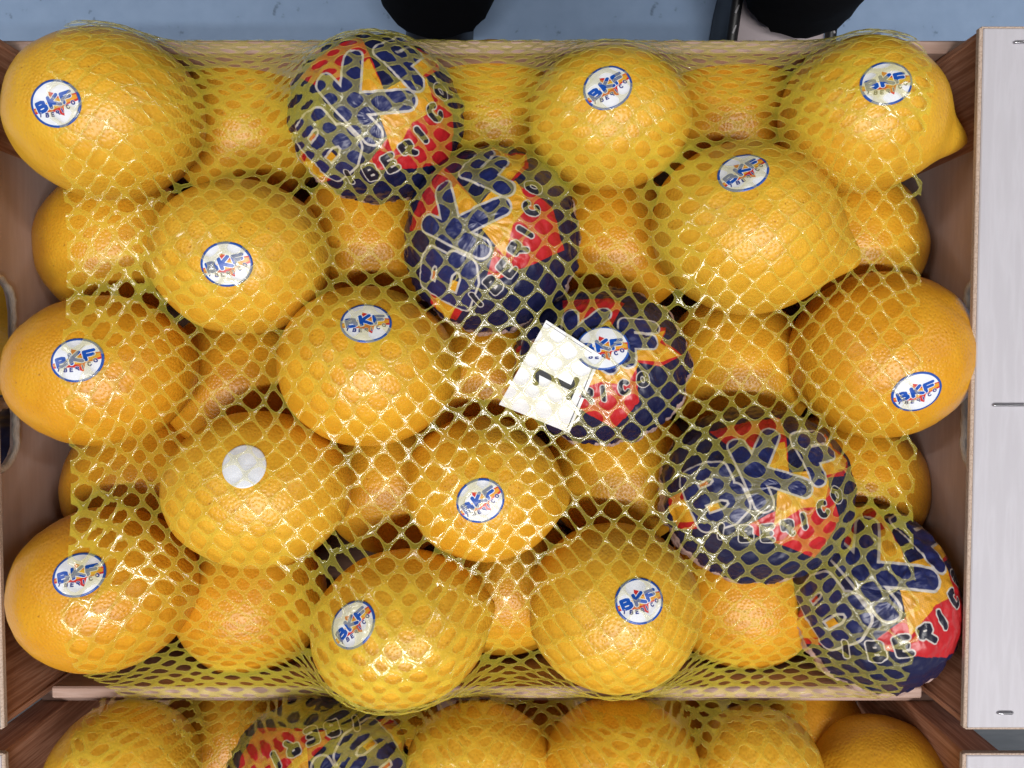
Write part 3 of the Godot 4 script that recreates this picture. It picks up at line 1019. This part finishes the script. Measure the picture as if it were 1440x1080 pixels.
func net(called: String, cols: int, rows: int, x0: float, x1: float, salt: float, label: String) -> void:
	# cells of a diamond lattice: each a rhombus with a rounded hole whose rim is a rolled bead
	var v := PackedVector3Array()
	var col := PackedColorArray()
	var idx := PackedInt32Array()
	var rim_idx := PackedInt32Array()
	var slack_idx := PackedInt32Array()
	var thick_idx := PackedInt32Array()
	var shared := {}
	var nq := 4
	var ring := nq * 4
	var dx := (x1 - x0) / cols / 2.0
	var web := Color(0.76, 0.68, 0.068)
	var bead := Color(0.78, 0.70, 0.11)
	for n in range(1, rows):
		for m in range(0, cols * 2 + 1):
			if (m + n) % 2 == 1:
				continue
			var cut := -1 if m == 0 else 1 if m == cols * 2 else 0
			var wx := x0 + m * dx
			var t0 := float(n) / rows
			var slackness := clampf(0.42 + 1.1 * lump.get_noise_2d(wx * 9.0 + salt, t0 * 3.4) + 0.75 * (absf(t0 - 0.55) * 2.0 - 0.45) + 0.5 * (0.02 - wx) + 0.75 * exp(-t0 * 9.0) + 0.4 * smoothstep(0.86, 1.0, t0), 0.0, 1.0)
			var kx := lerpf(0.82, 0.69, slackness)
			var ky := lerpf(0.67, 0.45, slackness)
			var pw := lerpf(1.36, 1.9, slackness)
			# in slack parts every other row of holes is pulled nearly shut
			ky *= 1.0 - 0.42 * slackness * (0.5 + 0.5 * sin(n * PI + 0.0)) if n % 2 == 0 else 1.0
			if n % 2 == 1:
				pass
			var sz := 1.015 + lerpf(0.07, 0.17, slackness) * fine.get_noise_2d(m * 3.7 + salt, n * 2.9)
			if n % 2 == 0:
				sz *= 1.0 - 0.22 * slackness
			var tilt := 0.22 * lump.get_noise_2d(wx * 14.0 + 40.0 + salt, t0 * 6.0)
			var rings: Array[PackedInt32Array] = []
			# outer rhombus, shared with the neighbours
			var out := PackedInt32Array()
			var bp: Array[Vector2] = []
			for k in ring:
				var side := k / nq
				var f := float(k % nq) / nq
				var c0: Vector2 = [Vector2(1, 0), Vector2(0, 1), Vector2(-1, 0), Vector2(0, -1)][side]
				var c1: Vector2 = [Vector2(0, 1), Vector2(-1, 0), Vector2(0, -1), Vector2(1, 0)][side]
				var q := c0.lerp(c1, f)
				bp.append(q)
				var key := Vector2i(roundi((m + q.x) * nq), roundi((n + q.y) * nq))
				if not shared.has(key):
					shared[key] = v.size()
					put(v, col, m + q.x, n + q.y, dx, x0, rows, 0.00028, salt, web)
				out.append(shared[key])
			rings.append(out)
			for r in [[0.5, 0.00020, web], [1.08, 0.00008, web], [1.03, 0.00028, bead], [0.985, 0.00016, bead], [0.975, -0.00006, bead]]:
				var row := PackedInt32Array()
				for k in ring:
					var d := bp[k]
					var a := atan2(d.y, d.x)
					var ca := cos(a)
					var sa := sin(a)
					var rad := pow(pow(absf(ca) / (kx * sz), pw) + pow(absf(sa) / (ky * sz), pw), -1.0 / pw)
					var hp := Vector2(ca, sa + tilt * ca * 0.5) * rad
					var q: Vector2 = d.lerp(hp * 1.08, 0.5) if r[0] == 0.5 else hp * r[0]
					row.append(v.size())
					put(v, col, m + q.x, n + q.y, dx, x0, rows, r[1], salt, r[2])
				rings.append(row)
			for r in rings.size() - 1:
				for k in ring:
					if cut != 0:
						var c := cos(TAU * (k + 0.5) / ring)
						if c * cut > 0.0:
							continue
					var j := (k + 1) % ring
					var six := [rings[r][k], rings[r + 1][k], rings[r][j], rings[r][j], rings[r + 1][k], rings[r + 1][j]]
					if r < 2 and slackness > 0.78:
						thick_idx.append_array(six)
					elif r < 2 and slackness > 0.5:
						slack_idx.append_array(six)
					elif r < 2:
						idx.append_array(six)
					else:
						rim_idx.append_array(six)
	# film and rims share their corners and normals but not their clearness
	var all := mesh_of(v, idx + slack_idx + thick_idx + rim_idx, PackedVector2Array(), col).surface_get_arrays(0)
	var mesh := ArrayMesh.new()
	for q in [[idx, M.net], [slack_idx, M.net_slack], [thick_idx, M.net_thick], [rim_idx, M.rim]]:
		if q[0].is_empty():
			continue
		all[Mesh.ARRAY_INDEX] = q[0]
		mesh.add_surface_from_arrays(Mesh.PRIMITIVE_TRIANGLES, all)
		mesh.surface_set_material(mesh.get_surface_count() - 1, q[1])
	var o := part(called, mesh, null, self)
	tag(o, label, "net", "yellow nets over the crates")

func put(v: PackedVector3Array, col: PackedColorArray, m: float, n: float, dx: float, x0: float, rows: int, lift: float, salt: float, c: Color) -> void:
	var x := x0 + m * dx
	var t := clampf(n / rows, 0.001, 0.999)
	# the lattice wanders: pulled this way and that by hand
	var wx := x + 0.0042 * lump.get_noise_2d(x * 16.0 + salt, t * 4.0) * smoothstep(0.0, 0.05, minf(m, 1e9) * dx)
	t = clampf(t + 0.014 * clampf(t * (1.0 - t) * 9.0 - 0.1, 0.0, 1.0) * lump.get_noise_2d(x * 13.0 + 70.0 + salt, t * 5.0), 0.001, 0.999)
	var z := z_at(wx, t)
	var e := 0.0012
	var h := height(wx, z)
	var nrm := Vector3(height(wx - e, z) - height(wx + e, z), 2.0 * e, height(wx, z - e) - height(wx, z + e)).normalized()
	var wob := 0.00014 * fine.get_noise_2d(x * 420.0 + salt, z * 420.0) + 0.00055 * fine.get_noise_2d(x * 110.0 + salt, z * 110.0 + 5.0)
	v.append(Vector3(wx, h, z) + nrm * (lift + 0.0004 + wob))
	col.append(c)

func make_nets() -> void:
	var everything := heaps
	heaps = everything.filter(func(e): return e.c.z < 0.15)
	drape(-0.205, 0.195, -0.1425, 0.1585, Vector2(-0.056, -0.050), [[-0.1395, -0.1325, -0.0265], [0.1505, 0.1570, -0.0265]])
	net("plastic_net", 35, 73, -0.1765, 0.1630, 0.0, "yellow plastic mesh net stretched over the fruit of the large crate")
	heaps = everything.filter(func(e): return e.c.z > 0.15)
	drape(-0.200, 0.160, 0.1540, 0.2500, Vector2(-0.055, -0.030), [[0.1650, 0.1680, -0.0480]])
	net("plastic_net", 33, 23, -0.1870, 0.1360, 30.0, "yellow plastic mesh net over the second crate along the bottom edge")

# ------------------------------------------------------------------ the person whose feet show behind the crate
func make_person() -> void:
	var t := thing("person", Vector3(0.10, -0.48, -0.36))
	tag(t, "standing person in black trousers and dark shoes, only the feet in view at the top", "person")
	# one continuous pair of trousers: thighs, hips and waist as one blended field
	var bones := []
	for q in [[-1.0, -0.172], [1.0, 0.158]]:
		bones.append([Vector3(q[1], 0.02, 0.034), Vector3(lerpf(q[1], 0.1 * q[0], 0.5), 0.46, 0.020), 0.053, 0.064])
		bones.append([Vector3(lerpf(q[1], 0.1 * q[0], 0.5), 0.46, 0.020), Vector3(0.09 * q[0], 0.84, -0.05), 0.064, 0.092])
	bones.append([Vector3(-0.07, 0.90, -0.055), Vector3(0.07, 0.90, -0.055), 0.115, 0.115])
	bones.append([Vector3(-0.06, 1.02, -0.055), Vector3(0.06, 1.02, -0.055), 0.10, 0.10])
	part("trousers", blended(bones, Vector3(-0.30, 0.09, -0.21), Vector3(0.30, 1.06, 0.14), 0.011, 0.110, 1.045), M.black, t)
	make_shoe(t, Vector3(-0.172, 0, -0.050), -1.0, 0.68)
	make_shoe(t, Vector3(0.148, 0, 0.004), 1.0)

func blended(bones: Array, lo: Vector3, hi: Vector3, cs: float, cut_lo: float, cut_hi: float) -> ArrayMesh:
	# surface nets over a smooth union of tapered capsules, cut flat at the hems and the waist
	var n := Vector3i(((hi - lo) / cs).ceil()) + Vector3i.ONE
	var f := PackedFloat32Array()
	f.resize(n.x * n.y * n.z)
	for y in n.y:
		for z in n.z:
			for x in n.x:
				var p := lo + Vector3(x, y, z) * cs
				var d := 1e3
				for b in bones:
					var ab: Vector3 = b[1] - b[0]
					var k := clampf((p - b[0]).dot(ab) / ab.length_squared(), 0.0, 1.0)
					var e: float = p.distance_to(b[0] + ab * k) - lerpf(b[2], b[3], k)
					var m := clampf(0.5 + 0.5 * (d - e) / 0.03, 0.0, 1.0)
					d = lerpf(d, e, m) - 0.03 * m * (1.0 - m)
				d += 0.0035 * fine.get_noise_3d(p.x * 9.0, p.y * 14.0, p.z * 9.0)
				f[(y * n.z + z) * n.x + x] = maxf(d, maxf(cut_lo - p.y, p.y - cut_hi))
	var v := PackedVector3Array()
	var idx := PackedInt32Array()
	var at := {}
	var off := [0, 1, n.x, n.x + 1, n.x * n.z, n.x * n.z + 1, n.x * n.z + n.x, n.x * n.z + n.x + 1]
	for y in n.y - 1:
		for z in n.z - 1:
			for x in n.x - 1:
				var o := (y * n.z + z) * n.x + x
				var s := Vector3.ZERO
				var c := 0
				for e in [[0, 1], [2, 3], [4, 5], [6, 7], [0, 2], [1, 3], [4, 6], [5, 7], [0, 4], [1, 5], [2, 6], [3, 7]]:
					var a: float = f[o + off[e[0]]]
					var b: float = f[o + off[e[1]]]
					if (a < 0.0) != (b < 0.0):
						var k := a / (a - b)
						var pa := Vector3(e[0] & 1, e[0] >> 2, (e[0] >> 1) & 1)
						var pb := Vector3(e[1] & 1, e[1] >> 2, (e[1] >> 1) & 1)
						s += pa.lerp(pb, k)
						c += 1
				if c:
					at[o] = v.size()
					v.append(lo + (Vector3(x, y, z) + s / c) * cs)
	var step := [1, n.x * n.z, n.x]
	for o in at:
		for ax in 3:
			var a: float = f[o]
			var b: float = f[o + step[ax]]
			if (a < 0.0) == (b < 0.0):
				continue
			var u: int = step[(ax + 1) % 3]
			var w: int = step[(ax + 2) % 3]
			if not (at.has(o - u) and at.has(o - w) and at.has(o - u - w)):
				continue
			var q := [at[o], at[o - u], at[o - u - w], at[o - w]]
			if a < 0.0:
				idx.append_array([q[0], q[2], q[1], q[0], q[3], q[2]])
			else:
				idx.append_array([q[0], q[1], q[2], q[0], q[2], q[3]])
	return mesh_of(v, idx)

func make_shoe(t: Node3D, at: Vector3, s: float, wide := 1.0) -> void:
	# sole outline lofted upwards into a low shoe; the toe points at the crate (+z)
	var v := PackedVector3Array()
	var idx := PackedInt32Array()
	var seg := 40
	var lev := [[0.0, 0.94], [0.004, 1.0], [0.022, 1.0], [0.026, 0.965], [0.045, 0.93], [0.062, 0.80], [0.075, 0.56], [0.082, 0.44]]
	for l in lev:
		for k in seg:
			var a := TAU * k / seg
			var z := cos(a) * 0.135
			var w := 0.050 - 0.010 * smoothstep(0.02, -0.13, z) - 0.004 * smoothstep(0.06, 0.13, z)
			var x := sin(a) * w * wide
			var sh: float = l[1]
			var back := (1.0 - sh) * -0.055
			v.append(at + Vector3(x * (0.55 + 0.45 * sh), l[0], 0.055 + z * sh + back))
	for k in lev.size() - 1:
		for j in seg:
			var a := k * seg + j
			var b := k * seg + (j + 1) % seg
			idx.append_array([a, b, a + seg, b, b + seg, a + seg])
	var c := v.size()
	v.append(at + Vector3(0, 0.084, 0.03))
	var q := (lev.size() - 1) * seg
	for j in seg:
		idx.append_array([q + j, q + (j + 1) % seg, c])
	var shoe := part("shoe", mesh_of(v, idx), M.leather, t)
	if wide < 1.0:
		return
	# pale tongue over the instep and stitched bands down both sides of it
	var tv := PackedVector3Array()
	var ti := PackedInt32Array()
	for i in 9:
		for j in 9:
			var f := i / 8.0
			var u := j / 4.0 - 1.0
			tv.append(at + Vector3(u * wide * lerpf(0.038, 0.045, f), lerpf(0.100, 0.060, f) - 0.016 * u * u + 0.004, lerpf(0.03, 0.125, f)))
	for i in 8:
		for j in 8:
			var a := i * 9 + j
			ti.append_array([a, a + 1, a + 9, a + 1, a + 10, a + 9])
	part("tongue", mesh_of(tv, ti), M.insole, shoe)
	for e in [-1.0, 1.0]:
		var band := PackedVector3Array()
		var br := PackedFloat32Array()
		for k in 9:
			var f := k / 8.0
			band.append(at + Vector3(e * wide * lerpf(0.043, 0.049, f), lerpf(0.088, 0.050, f) + 0.004, lerpf(0.02, 0.130, f)))
			br.append(0.0055)
		part("collar_band", rod(band, br, 10), M.leather, shoe)
		for k in 7:
			var f := (k + 0.5) / 7.0
			var p0 := at + Vector3(e * wide * lerpf(0.043, 0.049, f), lerpf(0.088, 0.050, f) + 0.0097, lerpf(0.02, 0.130, f))
			part("stitch", rod([p0 + Vector3(-0.0015 * e, 0, -0.0035), p0 + Vector3(0.0015 * e, -0.001, 0.0035)], [0.0011, 0.0011], 6), M.thread, shoe)
